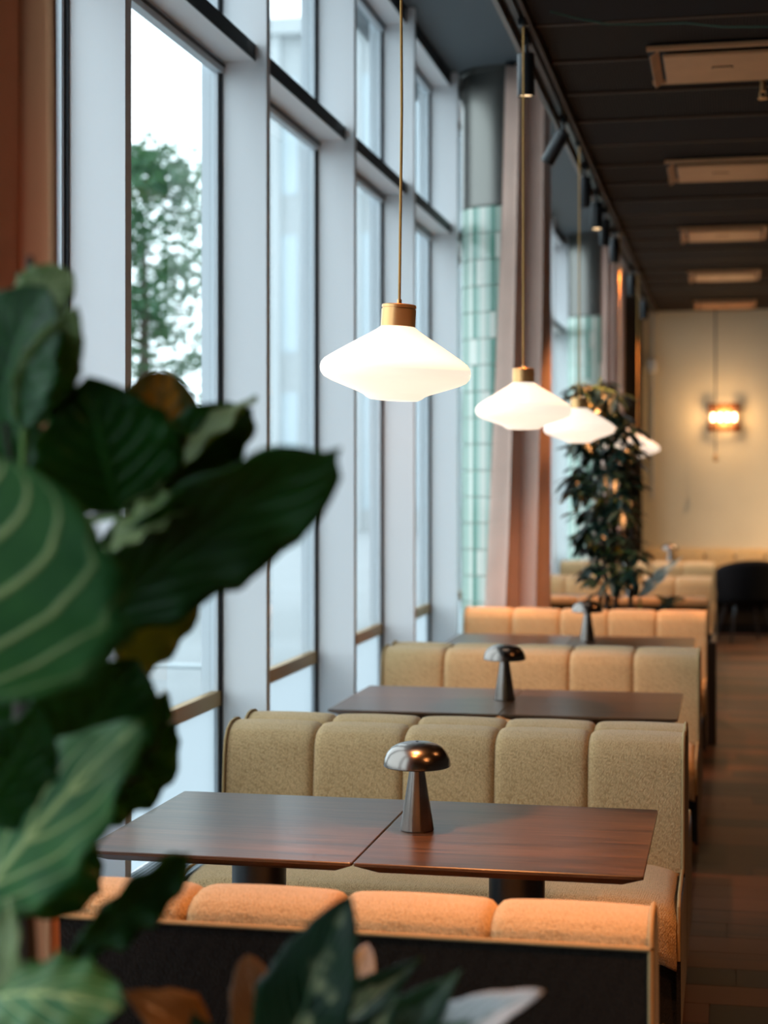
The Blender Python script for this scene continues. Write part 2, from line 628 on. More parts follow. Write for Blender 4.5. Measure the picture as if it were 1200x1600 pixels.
# track channel at the ceiling edge
tk = thing('light_track', 'long grey track profile along the edge of the dark ceiling', 'light track', (-.815, 8.3, CEIL + .04))
LT = 9.85
obj('profile', MB().box(-.055, -.035, -LT, LT, -.05, 0), M['track'], tk)
obj('channel', MB().box(-.034, .04, -LT, LT, -.02, 0), M['dark_gap'], tk)
obj('rim', MB().box(.041, .055, -LT, LT, -.055, 0), M['ceil_rail'], tk)
obj('conductor', MB().box(-.012, .012, -LT, LT, -.032, -.021), M['black_metal'], tk)

# ------------------------------------------------------------------ window bays
panes = ['nearest the camera', 'beside the near curtain']
ml = MB().box(XG, XW, 0, .05, .33, SOFF).mesh('mullion', M['mullion'])
for k in range(K0, K1 + 1):
    y0 = mull_y(k)
    y1 = mull_y(k + 1) if k < K1 else FARY
    w = bpy.data.objects.new('window_%d' % (k - K0 + 1), None)
    COL.objects.link(w)
    w.location = (0, y0, 0)
    tag(w, 'tall white-framed window bay in the glazed left wall', None, None, 'structure')
    D = y1 - y0
    link('mullion', ml, w)
    obj('gasket', MB().box(XG - .012, XG, -.010, .060, .33, SOFF), M['gasket'], w)
    obj('outer_frame', MB().box(XG - .075, XG - .012, -.03, .075, .33, SOFF), M['frame_grey'], w)
    if k == K1:
        D = D - .0
    a, b = .0625, D - .0125
    if D < .5:
        obj('end_panel', MB().box(XG - .02, XW - .05, .052, D, .33, SOFF), M['mullion'], w)
        continue
    for z, h in ((3.175, .06), (4.115, .085)):
        obj('transom', MB().box(XG, XW - .046, .05, D, z, z + h), M['mullion'], w)
        obj('transom_edge', MB().box(XW - .046, XW - .042, .05, D, z - .002, z + h), M['gasket'], w)
        f = obj('transom_frame', MB().box(XG - .03, XG + .004, .05, D, z - .045, z), M['frame_grey'], w)
        obj('transom_gasket', MB().box(XG - .026, XG + .01, .05, D, z - .020, z - .012), M['gasket'], f)
    obj('brass_rail', MB().box(XP - .01, XP + .022, a, b, .752, .808), M['rail'], w)
    for z0, z1, mm, nm in ((.33, .752, 'frost', 'frosted_pane'), (.808, 3.13, 'glass', 'pane'), (3.235, 4.07, 'glass', 'upper_pane')):
        obj(nm, MB().grid(lambda s, t: (XP, a + (b - a) * s, z0 + (z1 - z0) * t), 1, 1), M[mm], w)
    obj('convector_grille', MB().box(XG - .02, -1.56, .004, D - .004, .30, .33), M['grille'], w)
    obj('convector_front', MB().box(-1.575, -1.56, .002, D - .002, 0, .298), M['casing'], w)

# ------------------------------------------------------------------ outside
struct('ground_outside', MB().box(-120, -2.2, -60, 220, -.5, -.35), M['paving'], 'pale paving outside the windows')


def tree(u, Y, ztop, zbot, R, label, n, seed):
    r = random.Random(seed)
    p = at_y(u, 750, Y)
    t = thing('street_tree', label, 'tree', (p.x, p.y, -.35))
    H = ztop + .35
    mb = MB().tube([(0, 0, 0), (.05, 0, H * .4), (0, .05, H * .85)], [.14, .10, .03], 8)
    for i in range(12):
        z = zbot + .35 + (ztop - zbot) * (.05 + .8 * i / 12)
        a = i * 2.4
        l = R * .8 * (1 - .6 * i / 12)
        mb.tube([(0, 0, z), (l * .5 * math.cos(a), l * .5 * math.sin(a), z + .12), (l * math.cos(a), l * math.sin(a), z + .1)], [.035, .025, .008], 5)
    obj('trunk', mb, M['tree_bark'], t)
    lf = MB()
    clumps = []
    for i in range(n // 40):
        h = r.random() ** .85
        z = zbot + .35 + (ztop - zbot) * h
        rr = R * (1 - h * .75) * math.sqrt(r.random()) * (1.0 if r.random() < .8 else 1.2)
        a = r.random() * 2 * PI
        clumps.append((rr * math.cos(a), rr * math.sin(a), z, .12 + .18 * r.random()))
    for cx, cy, cz, cr in clumps:
        for j in range(40):
            q = Vector((r.gauss(0, 1), r.gauss(0, 1), r.gauss(0, .55))) * cr
            c = Vector((cx, cy, cz)) + q
            d1 = Vector((r.gauss(0, 1), r.gauss(0, 1), r.gauss(0, .6))).normalized()
            d2 = d1.cross(Vector((r.gauss(0, 1), r.gauss(0, 1), r.gauss(0, 1)))).normalized()
            s = .045 + .05 * r.random()
            b = len(lf.v)
            lf.v += [tuple(c - d1 * s), tuple(c + d2 * s * .5), tuple(c + d1 * s), tuple(c - d2 * s * .5)]
            lf.f.append((b, b + 1, b + 2, b + 3))
    tag(obj('foliage', lf, M['tree_leaf'], t), kind='stuff')


tree(222, 22, 6.3, .5, 1.9, 'leafy green tree outside the window behind the fig plant', 8000, 3)


def facade(name, label, x0, x1, Y, H, nx, nz, wx, wz):
    t = thing(name, label, 'building', ((x0 + x1) / 2, Y, -.35))
    W = x1 - x0
    obj('wall', MB().box(-W / 2, W / 2, 0, 8, 0, H), M['facade'], t)
    pl = MB().box(-.25, .25, -.35, 0, 0, H).mesh('pilaster', M['facade'])
    wm = MB().box(-wx / 2, wx / 2, -.03, .0, 0, wz).mesh('window', M['facade_glass'])
    for i in range(nx):
        x = -W / 2 + W * (i + .5) / nx
        for j in range(nz):
            link('window', wm, t, (x, 0, .8 + (H - .8) * j / nz))
        link('pilaster', pl, t, (-W / 2 + W * i / nx + .25, 0, 0))
    obj('cornice', MB().box(-W / 2 - .3, W / 2 + .3, -.6, 8.2, H, H + .6), M['facade'], t)


facade('office_building', 'pale office building with pilasters seen through the middle windows', -17.4, -9.5, 62, 19, 5, 3, .7, 4.5)
facade('pale_house', 'pale low building far beyond the street tree', -52, -27, 70, 5.5, 8, 2, 1.2, 1.5)
rl = thing('street_railing', 'thin grey metal railing outside below the tree', 'railing', (-4.45, 7.6, -.35))
obj('top_bar', MB().tube([(-2, 0, 1.06), (2, 0, 1.06)], .016, 8), M['railing'], rl)
obj('lower_bar', MB().tube([(-2, 0, .25), (2, 0, .25)], .015, 8), M['railing'], rl)
pm2 = MB().tube([(0, 0, 0), (0, 0, 1.06)], .014, 8).mesh('post', M['railing'])
for i in range(6):
    link('post', pm2, rl, (-2 + .8 * i, 0, 0))

# ------------------------------------------------------------------ round columns and curtains
def column(x, y, R, label):
    t = thing('round_column', label, 'column', (x, y, 0))
    TT = 3.32
    obj('shaft', MB().lathe([(R - .012, TT), (R, TT + .01), (R, SOFF - .03), (R + .012, SOFF - .025), (R + .012, SOFF)], 48), M['column'], t)
    obj('grout_core', MB().lathe([(R - .016, 0), (R - .016, TT)], 48), M['grout'], t)
    n, th = 52, .166
    a = 2 * PI / n
    hw = R * math.tan(a / 2) - .002
    tb = MB().grid(lambda s, q: ((R + .004) * math.cos((s - .5) * a * .95) , (R + .004) * math.sin((s - .5) * a * .95), .003 + q * (th - .006)), 3, 1)
    bb = len(tb.v)
    tb.grid(lambda s, q: ((R - .016) * math.cos((s - .5) * a * .95), (R - .016) * math.sin((s - .5) * a * .95), .003 + q * (th - .006)), 3, 1)
    for i in range(3):
        tb.f.append((i, i + 1, bb + i + 1, bb + i))
        tb.f.append((4 + i, 5 + i, bb + 5 + i, bb + 4 + i))
    tb.f.append((0, 4, bb + 4, bb))
    tb.f.append((3, 7, bb + 7, bb + 3))
    tms = [tb.mesh('tile', M[k]) for k in ('tile', 'tile_pale', 'tile_dark')]
    reflection_bands = [0, 1, 0, 2, 1, 1, 0, 1, 2, 0, 1, 0, 2]  # tile tones set in vertical bands to paint in glaze reflections
    cells = []
    for j in range(20):
        for i in range(n):
            ang = a * (i + .5 * (j % 2) * 0)
            d = math.atan2(-y, -x)
            off = abs((ang - d + PI) % (2 * PI) - PI)
            cells.append((off + (0 if j > 3 else .4), ang, j, reflection_bands[i % 13] if (i * 7 + j * 5) % 11 else 1))
    cells.sort()
    for off, ang, j, c in cells[:280]:
        link('tile', tms[c], t, (0, 0, j * th), ang)
    rest = MB()
    for off, ang, j, c in cells[280:]:
        b = len(rest.v)
        ca, sa = math.cos(ang), math.sin(ang)
        rest.v += [(p[0] * ca - p[1] * sa, p[0] * sa + p[1] * ca, p[2] + j * th) for p in tb.v]
        rest.f += [tuple(b + i for i in f) for f in tb.f]
    tag(obj('tile_field', rest, M['tile'], t), kind='stuff')


column(-1.42, 10.62, .27, 'round column with grey top and glazed green tiles behind the pink curtain')
column(-1.42, 17.80, .27, 'far round column with pale green tiles beside the cream wall')


def curtain(name, label, top, bot, z0, z1, folds, amp_t, amp_b, m, ph=0.0, n=120):
    """top / bot: (x, y) end points of the heading and of the hem; deep soft folds between."""
    t = thing(name, label, 'curtain', ((bot[0][0] + bot[1][0]) / 2, (bot[0][1] + bot[1][1]) / 2, z0))
    o = t.location
    tp = [Vector((*p, 0)) for p in top]
    bt = [Vector((*p, 0)) for p in bot]

    def fn(s, q):
        e = q ** .7
        A = tp[0].lerp(tp[1], s)
        B = bt[0].lerp(bt[1], s)
        c = B.lerp(A, e)
        d = (B.lerp(A, e) - (bt[0].lerp(tp[0], e)))
        dirv = (bt[1].lerp(tp[1], e) - bt[0].lerp(tp[0], e)).normalized()
        nn = Vector((-dirv.y, dirv.x, 0))
        amp = amp_b + (amp_t - amp_b) * e
        a = 2 * PI * folds * (s + .02 * math.sin(5 * q + s * 9)) + ph
        c = c + nn * amp * math.sin(a) + dirv * amp * .35 * math.sin(2 * a)
        return (c.x - o.x, c.y - o.y, (z1 - z0) * q)
    cl = obj('cloth', MB().grid(fn, n, 24), m, t)
    sm = cl.modifiers.new('solid', 'SOLIDIFY')
    sm.thickness = .003
    hd = MB().tube([(tp[0].x - o.x, tp[0].y - o.y, z1 - z0), (tp[1].x - o.x, tp[1].y - o.y, z1 - z0)], .012, 8)
    obj('curtain_rail', hd, M['black_metal'], t)
    return t


curtain('curtain', 'linen curtain with painted orange light hanging at the left edge behind the fig plant',
        ((-1.55, 2.32), (-1.055, 2.52)), ((-1.58, 2.32), (-1.04, 2.52)), .02, SOFF - .02, 5, .045, .05, M['curtain'])
curtain('curtain', 'dusty pink curtain gathered against the nearest tiled column',
        ((-1.36, 10.25), (-1.09, 10.36)), ((-1.55, 10.25), (-1.11, 10.36)), .02, SOFF - .02, 2, .05, .06, M['curtain_pink'], 1.0)
curtain('curtain', 'narrow pale pink curtain beside the far tiled column',
        ((-1.30, 17.44), (-1.08, 17.46)), ((-1.36, 17.44), (-1.08, 17.46)), .02, SOFF - .02, 3, .03, .03, M['curtain_pink'], .5)

# ------------------------------------------------------------------ booth sofas
SW = 1.42
PROF = [(0, .785), (-.004, .803), (-.020, .820), (-.050, .831), (-.085, .834), (-.130, .829), (-.168, .812),
        (-.190, .780), (-.200, .735), (-.207, .670), (-.214, .590), (-.224, .510), (-.235, .440)]
NORM = []
for i in range(len(PROF)):
    a, b = PROF[max(i - 1, 0)], PROF[min(i + 1, len(PROF) - 1)]
    ty, tz = b[0] - a[0], b[1] - a[1]
    l = math.hypot(ty, tz)
    NORM.append((tz / l * -1 * -1, -ty / l * -1 * -1))
# outward normal of the profile (up over the top, forward on the front)
NORM = [(-abs(n[0]) if i > 4 else abs(n[0]), abs(n[1])) for i, n in enumerate(NORM)]


def make_sofa(label, W=SW, nch=5):
    t = thing('booth_sofa', label, 'sofa', group='upholstered booth sofas')
    cw = W / nch

    def channel(lo, hi):
        mb = MB()
        NS = 16

        def fn(s, q):
            x = (s - .5) * (cw - .0005)
            k = q * (len(PROF) - 1)
            i = min(int(k), len(PROF) - 2)
            f = k - i
            y = PROF[i][0] * (1 - f) + PROF[i + 1][0] * f
            z = PROF[i][1] * (1 - f) + PROF[i + 1][1] * f
            ny = NORM[i][0] * (1 - f) + NORM[i + 1][0] * f
            nz = NORM[i][1] * (1 - f) + NORM[i + 1][1] * f
            e = abs(2 * s - 1)
            if (s < .5 and not lo) or (s > .5 and not hi):
                e *= .86
            drop = .015 * e ** 20 + .004 * e ** 2
            return (x, y - ny * drop, z - nz * drop)
        mb.grid(lambda s, q: fn(.5 + .5 * math.sin((s - .5) * PI), q), NS, 36)
        return mb.mesh('back_channel', M['fabric'])
    cms = [channel(False, True), channel(True, True), channel(True, False)]
    for i in range(nch):
        link('back_channel', cms[0 if i == 0 else 2 if i == nch - 1 else 1], t, (-W / 2 + cw * (i + .5), 0, 0))
    # upholstered carcass
    ins = [(y - n[0] * .026, z - n[1] * .026) for (y, z), n in zip(PROF, NORM)]
    poly = [(-.008, .10)] + [(-.012, .775)] + ins[1:-1] + [(-.215, .40), (-.63, .39), (-.63, .10)]
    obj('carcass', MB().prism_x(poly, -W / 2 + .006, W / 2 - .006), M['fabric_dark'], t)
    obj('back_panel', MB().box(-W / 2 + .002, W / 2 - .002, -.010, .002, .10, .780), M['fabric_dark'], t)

    # seat cushion with a rolled front
    sp = [(-.21, .462), (-.30, .472), (-.45, .474), (-.58, .470), (-.635, .458), (-.662, .43), (-.670, .39), (-.668, .33), (-.655, .30)]

    def sf(s, q):
        k = q * (len(sp) - 1)
        i = min(int(k), len(sp) - 2)
        f = k - i
        e = abs(2 * s - 1)
        return ((s - .5) * (W - .012), sp[i][0] * (1 - f) + sp[i + 1][0] * f, sp[i][1] * (1 - f) + sp[i + 1][1] * f - .03 * e ** 14)
    st = obj('seat_cushion', MB().grid(sf, 40, 24), M['fabric'], t)
    sol = st.modifiers.new('solid', 'SOLIDIFY')
    sol.thickness = .02
    sol.offset = -1
    # end panels and their piping
    side = [(0, .10)] + PROF + [(-.60, .455), (-.645, .43), (-.655, .30), (-.64, .10)]
    for s in (-1, 1):
        x = s * W / 2
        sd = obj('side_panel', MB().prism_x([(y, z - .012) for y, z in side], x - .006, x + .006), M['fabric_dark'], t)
        pts = [(x, y, z) for y, z in PROF] + [(x, -.30, .462), (x, -.58, .462), (x, -.64, .44), (x, -.662, .38), (x, -.655, .30)]
        obj('piping', MB().tube(pts, .005, 8), M['piping'], sd)
        obj('corner_piping', MB().tube([(x, .001, .780), (x, .001, .10)], .005, 8), M['piping'], sd)
    obj('top_piping', MB().tube([(-W / 2, .002, .783), (W / 2, .002, .783)], .005, 8), M['piping'], t)
    obj('plinth', MB().box(-W / 2 + .04, W / 2 - .04, -.58, -.02, 0, .10), M['plinth'], t)
    return t


SX = -.845
TX = -.83
BK = [2.81, 5.23, 7.65, 10.07]
BK2 = [10.95, 13.37, 15.79]
sofa = make_sofa('tan booth sofa facing the camera behind the nearest table lamp')
GAP = .010
sofa.location = (SX, BK[1] - GAP, 0)
sofas = [
    (BK[0] + .12, PI, 'nearest sofa seen from behind with orange-lit rolled top edge'),
    (BK[1] + GAP, PI, 'sofa turned away, back to back with the one behind the nearest lamp'),
    (BK[2] - GAP, 0, 'tan booth sofa facing the camera behind the second table lamp'),
    (BK[2] + GAP, PI, 'sofa turned away, back to back with the one behind the second lamp'),
    (BK[3] - GAP, 0, 'golden booth sofa below the pink curtain, behind the third table lamp'),
    (BK2[0] + GAP, PI, 'sofa turned away just behind the tall leafy umbrella plant'),
    (BK2[1] - GAP, 0, 'olive-tan sofa facing the camera beyond the umbrella plant'),
    (BK2[1] + GAP, PI, 'distant sofa turned away beyond the umbrella plant'),
    (BK2[2] - GAP, 0, 'distant olive-tan sofa left of the black chair'),
    (BK2[2] + GAP, PI, 'farthest sofa turned away towards the cream wall'),
]
for yb, rz, lb in sofas:
    copy_tree(sofa, (SX, yb, 0), rz, lb)

# banquette along the far wall
bq = thing('wall_banquette', 'long channelled banquette along the cream far wall', 'banquette', (1.0, FARY - .01, 0))
bw, nb = 3.78, 12
cw = bw / nb
bmb = MB()


def bfn(s, q):
    k = q * (len(PROF) - 1)
    i = min(int(k), len(PROF) - 2)
    f = k - i
    e = abs(2 * s - 1)
    d = .02 * e ** 6
    return ((s - .5) * (cw - .003), PROF[i][0] * (1 - f) + PROF[i + 1][0] * f + d, PROF[i][1] * (1 - f) + PROF[i + 1][1] * f + .04 - d * .5)


bm_ = bmb.grid(bfn, 8, 20).mesh('back_channel', M['fabric'])
for i in range(nb):
    link('back_channel', bm_, bq, (-bw / 2 + cw * (i + .5), 0, 0))
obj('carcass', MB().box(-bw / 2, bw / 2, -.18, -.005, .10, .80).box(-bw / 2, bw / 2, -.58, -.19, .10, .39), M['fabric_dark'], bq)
obj('seat_cushion', MB().box(-bw / 2, bw / 2, -.66, -.2, .392, .47), M['fabric'], bq, bevel=.02)
obj('plinth', MB().box(-bw / 2 + .02, bw / 2 - .02, -.52, -.02, 0, .098), M['plinth'], bq)

# ------------------------------------------------------------------ tables
TZ = .74
TWX, TWY = .645, .75


def rounded_rect(w, d, r, n=4):
    pts = []
    for cx, cy, a0 in ((w / 2 - r, d / 2 - r, 0), (-w / 2 + r, d / 2 - r, PI / 2), (-w / 2 + r, -d / 2 + r, PI), (w / 2 - r, -d / 2 + r, 1.5 * PI)):
        for i in range(n + 1):
            a = a0 + PI / 2 * i / n
            pts.append((cx + r * math.cos(a), cy + r * math.sin(a)))
    return pts


def make_table(label):
    t = thing('booth_table', label, 'table', group='dark wooden booth tables')
    mb = MB()
    rings = [(0, .0015, TZ), (.0, 0, TZ - .0015), (0, 0, TZ - .008), (.045, 0, TZ - .030)]
    base = rounded_rect(TWX, TWY, .006)
    n = len(base)
    for ins, i2, z in rings:
        q = ins + i2
        for px, py in rounded_rect(TWX - 2 * q, TWY - 2 * q, .006):
            mb.v.append((px, py, z))
    for j in range(len(rings) - 1):
        for i in range(n):
            k = (i + 1) % n
            mb.f.append((j * n + i, j * n + k, (j + 1) * n + k, (j + 1) * n + i))
    mb.f.append(tuple(range(n)))
    mb.f.append(tuple((len(rings) - 1) * n + i for i in reversed(range(n))))
    obj('table_top', mb, M['table'], t, angle=20)
    obj('pedestal', MB().lathe([(.068, .012), (.068, TZ - .036)], 40), M['black_metal'], t)
    obj('mounting_plate', MB().box(-.15, .15, -.15, .15, TZ - .036, TZ - .030), M['black_metal'], t)
    obj('base_plate', MB().lathe([(.20, 0), (.20, .006), (.19, .012), (.068, .012)], 48), M['black_metal'], t)
    return t


def make_lamp(label):
    t = thing('table_lamp', label, 'table lamp', group='metal mushroom table lamps')
    obj('stem', MB().lathe([(.0405, 0), (.0415, .002), (.0415, .004), (.016, .168), (.016, .178)], 48), M['lamp_metal'], t)
    pr_ = [(.012, .170), (.030, .163), (.060, .158), (.080, .157), (.0828, .159), (.0825, .165), (.080, .177), (.074, .190), (.064, .202), (.050, .210), (.034, .2150), (.016, .2172), (.003, .218)]
    obj('shade', MB().lathe(pr_, 56), M['lamp_metal'], t)
    obj('touch_dimple', MB().lathe([(.004, .2165), (.004, .2183), (.003, .2186)], 16), M['black_metal'], t)
    return t


TY = [4.02, 6.44, 8.86, 12.16, 14.58, 17.0]
TXL, TXR = TX - .3245, TX + .3245
tnames = ['nearest', 'second', 'third', 'fourth', 'fifth', 'farthest']
tab = make_table('dark walnut table on the window side of the nearest booth')
tab.location = (TXL, TY[0], 0)
lmp = make_lamp('gunmetal mushroom lamp on the nearest table, in sharp focus')
lamp_pos = [(-.752, 4.02), (-.862, 6.47), (-.742, 8.90), (-.70, 12.1), (-.88, 14.5), (-.585, 17.0)]
lmp.location = (*lamp_pos[0], TZ)
llab = ['', 'gunmetal mushroom lamp on the second table back, before a tan sofa', 'mushroom lamp on the third table, before the golden sofa',
        'blurred mushroom lamp just right of the umbrella plant stems', 'blurred mushroom lamp half hidden by umbrella plant leaves', 'small distant mushroom lamp before the cream wall']
for i, yy in enumerate(TY):
    if i:
        copy_tree(tab, (TXL, yy, 0), 0, 'dark walnut table on the window side of the %s booth' % tnames[i])
        copy_tree(lmp, (*lamp_pos[i], TZ), 0, llab[i])
    copy_tree(tab, (TXR, yy, 0), 0, 'dark walnut table on the aisle side of the %s booth' % tnames[i])

# ------------------------------------------------------------------ pendants
PPROF = [(.004, .002), (.035, .000), (.060, .002), (.070, .007), (.078, .0135), (.092, .0195), (.125, .031), (.160, .0435), (.178, .0525),
         (.1865, .0635), (.1890, .0750), (.1868, .0870), (.179, .0975), (.165, .1075), (.135, .1265), (.100, .148), (.070, .166), (.052, .1775), (.044, .1840), (.041, .187)]


def make_pendant(label):
    t = thing('pendant_lamp', label, 'pendant lamp', group='opal glass pendant lamps')
    obj('shade', MB().lathe(PPROF, 64), M['opal'], t, angle=60)
    cp = obj('brass_cap', MB().lathe([(.040, .184), (.0432, .1845), (.0432, .228), (.041, .2285), (.041, .2315), (.0432, .232), (.0432, .238), (.041, .240), (.006, .2405)], 48), M['brass'], t)
    obj('cord_grip', MB().lathe([(.006, .2405), (.006, .252), (.004, .254)], 16), M['brass'], cp)
    return t


PZ = 1.797
ppos = [(-.806, 4.07), (-.792, 6.50), (-.785, 8.90), (-.775, 12.1), (-.775, 14.5)]
plab = ['large opal glass pendant lamp with brass cap over the nearest table, slightly tilted',
        'opal glass pendant in front of the pink curtain', 'opal glass pendant in front of the top of the umbrella plant',
        'pendant lamp mostly hidden behind the umbrella plant leaves', 'farthest lit pendant, poking out right of the umbrella plant']
pen = make_pendant(plab[0])
for i, (px, py) in enumerate(ppos):
    if i == 0:
        p = pen
        p.location = (px, py, PZ)
    else:
        p = copy_tree(pen, (px, py, PZ), i * .7, plab[i])
    # cord and ceiling rose belong to the lamp: same empty, hanging straight up
for i, p in enumerate([o for o in list(bpy.data.objects) if o.name.startswith('pendant_lamp')]):
    top = CEIL + .006 - PZ
    sway = .006 if p == pen else 0
    obj('cord', MB().tube([(0, 0, .25), (sway, 0, .25 + (top - .25) * .35), (sway * .5, 0, .25 + (top - .25) * .7), (0, 0, top - .012)], .0036, 8), M['cord'], p)
    obj('ceiling_rose', MB().lathe([(.010, top - .03), (.022, top - .026), (.022, top)], 20), M['black_metal'], p)
for part in [k for k in bpy.data.objects if k.parent == pen and k.name.split('.')[0] in ('shade', 'brass_cap')]:
    R_ = Matrix.Translation((0, 0, .25)) @ Matrix.Rotation(math.radians(3.4), 4, 'Y') @ Matrix.Translation((0, 0, -.25))
    part.matrix_local = R_

# ------------------------------------------------------------------ track spotlights
TKZ = CEIL + .008


def make_spot(y, pitch, yaw, label, power=1.0):
    t = thing('track_spotlight', label, 'spotlight', (-.815, y, TKZ), group='black track spotlights')
    obj('adapter', MB().box(-.014, .014, -.05, .05, -.03, .0), M['black_metal'], t)
    obj('stem', MB().lathe([(.008, -.075), (.008, -.03)], 12), M['black_metal'], t)
    R = Matrix.Rotation(yaw, 4, 'Z') @ Matrix.Rotation(pitch, 4, 'X')
    b = obj('barrel', MB().lathe([(.004, -.150), (.030, -.151), (.0305, -.165), (.034, -.165), (.035, -.163), (.035, .006), (.030, .010)], 28), M['black_metal'], t)
    b.location = (0, 0, -.075)
    b.rotation_euler = R.to_euler()
    obj('lens', MB().lathe([(.004, -.158), (.028, -.158), (.028, -.152)], 24), M['spot_lens'], b)
    if power:
        ld = bpy.data.lights.new('spot_beam', 'SPOT')
        ld.energy = SPOT_W * power
        ld.color = WARM if y > 3.5 else (1.0, .33, .085)
        ld.spot_size = math.radians(40 if 3.5 < y < 4 else 46 if 4 < y < 11.5 else 62)
        ld.spot_blend = .7
        ld.shadow_soft_size = .03
        lo = bpy.data.objects.new('spot_beam', ld)
        COL.objects.link(lo)
        lo.parent = b
        lo.location = (0, 0, -.18)
    return t


spots = [(2.95, .0, 0, 'spotlight above the nearest sofa, outside the view'), (3.72, -.15, PI / 2, 'spotlight above the nearest table, outside the view'),
         (6.78, 0, 0, 'straight-hanging black spotlight with glowing rim, nearest in view'), (8.33, -.55, -PI / 2 - .25, 'black spotlight swivelled towards the windows'),
         (9.6, .1, 0, 'third black spotlight back along the track'), (10.5, -.15, 0, 'fourth black spotlight, one of a close pair'),
         (11.2, .1, .3, 'fifth black spotlight, one of a close pair'), (12.1, 0, 0, 'sixth black spotlight, glowing over the far booths'),
         (14.3, 0, 0, 'seventh spotlight, pale rim lit, near the far wall'), (16.4, .1, 0, 'last spotlight on the track before the cream wall')]
for (y, pt, yw, lb), pw in zip(spots, (.72, 1.4, .8, .15, 1.1, 1.0, .7, .8, .7, .6)):
    make_spot(y, pt, yw, lb, pw)

# ------------------------------------------------------------------ ceiling cassettes
def make_cassette(label):
    t = thing('ceiling_cassette', label, 'ceiling unit', group='square beige ceiling cassettes')
    h = .31
    obj('recess', MB().box(-h, h, -h, h, -.004, 0), M['dark_gap'], t)
    fr = MB().box(-h, h, -h, -h + .022, -.022, -.005).box(-h, h, h - .022, h, -.022, -.005).box(h - .022, h, -h + .0225, h - .0225, -.022, -.005)
    obj('frame', fr, M['cassette'], t)
    fm = MB().prism_x([(-h + .03, -.012), (h - .03, -.012), (h - .03, -.016), (-h + .03, -.016)], -.022, .022)
    f = obj('side_flap', fm, M['cassette'], t, (-h + .022, 0, -.02))
    f.rotation_euler = (0, math.radians(-38), 0)
    c = .245
    obj('intake_panel', MB().box(-c, c + .03, -c + .02, c + .02, -.034, -.018), M['cassette'], t, bevel=.004)
    obj('latch_plate', MB().box(-.045, .045, -.03, .0, -.037, -.0345), M['ceil_rail'], t)
    ob = obj('latch_label', MB().box(-.04, .04, -.026, -.004, -.0385, -.0375), M['cassette'], t)
    return t


cas = make_cassette('square beige ceiling cassette nearest the camera, cut by the frame edge')
CZ = CEIL + .0135
cas.location = (-.03, 7.33, CZ)
for yy, lb in ((9.85, 'second square beige ceiling cassette back from the camera'), (12.4, 'third ceiling cassette, with an orange reflection in its middle'),
               (14.95, 'fourth ceiling cassette, small and far'), (17.4, 'farthest ceiling cassette, next to the cream wall')):
    copy_tree(cas, (-.05, yy, CZ), 0, lb)

# cable drooping under the mesh and a sprinkler head
pts = [at_y(860, 18, 6.4), at_y(900, 28, 6.45), at_y(950, 38, 6.5), at_y(1010, 38, 6.52), at_y(1070, 36, 6.52), at_y(1130, 42, 6.5), at_y(1200, 42, 6.5), at_y(1300, 36, 6.5)]
tag(obj('ceiling_cable', MB().tube([(p.x, p.y, min(p.z, CEIL + .012)) for p in pts], .003, 6), M['green_cable']), 'thin green cable drooping along the mesh ceiling at the top', 'cable')
sp_ = at_y(1192, 128, 7.75)
sk = thing('sprinkler_head', 'small brass sprinkler head below the nearest ceiling cassette', 'sprinkler', (sp_.x, sp_.y, CEIL + .014))
obj('pipe', MB().lathe([(.012, -.05), (.012, 0)], 14), M['brass'], sk)
obj('deflector', MB().lathe([(.004, -.085), (.022, -.083), (.022, -.080), (.006, -.076)], 18), M['brass'], sk)
obj('yoke', MB().tube([(-.012, 0, -.05), (-.014, 0, -.068), (0, 0, -.08), (.014, 0, -.068), (.012, 0, -.05)], .003, 6), M['brass'], sk)

# ------------------------------------------------------------------ far wall fittings
sc = at_y(1131, 652, FARY)
sn = thing('wall_sconce', 'glowing amber glass wall lamp on the cream far wall', 'wall lamp', (sc.x, FARY, sc.z - .16))
obj('back_plate', MB().box(-.15, .15, -.02, -.001, .03, .29), M['brass'], sn)
obj('bracket', MB().box(-.16, .16, -.085, -.02, .145, .165), M['brass'], sn)
rod = MB().lathe([(.014, 0), (.021, .012), (.021, .098), (.014, .11)], 14).mesh('glass_rod', M['amber_glass'])
for z in (.0, .20):
    for i in range(8):
        a = PI * (i + .5) / 8
        link('glass_rod', rod, sn, (-.16 * math.cos(a), -.06 - .09 * math.sin(a), z))
for x in (-.11, -.04, .04, .11):
    obj('bulb', MB().lathe([(.006, .115), (.02, .12), (.024, .155), (.02, .19), (.01, .197)], 16), M['bulb'], sn, (x, -.115, 0))
ld = bpy.data.lights.new('sconce_light', 'POINT')
ld.energy = 12
ld.color = (1, .6, .28)
ld.shadow_soft_size = .08
lo = bpy.data.objects.new('sconce_light', ld)
COL.objects.link(lo)
lo.parent = sn
lo.location = (0, -.28, .16)

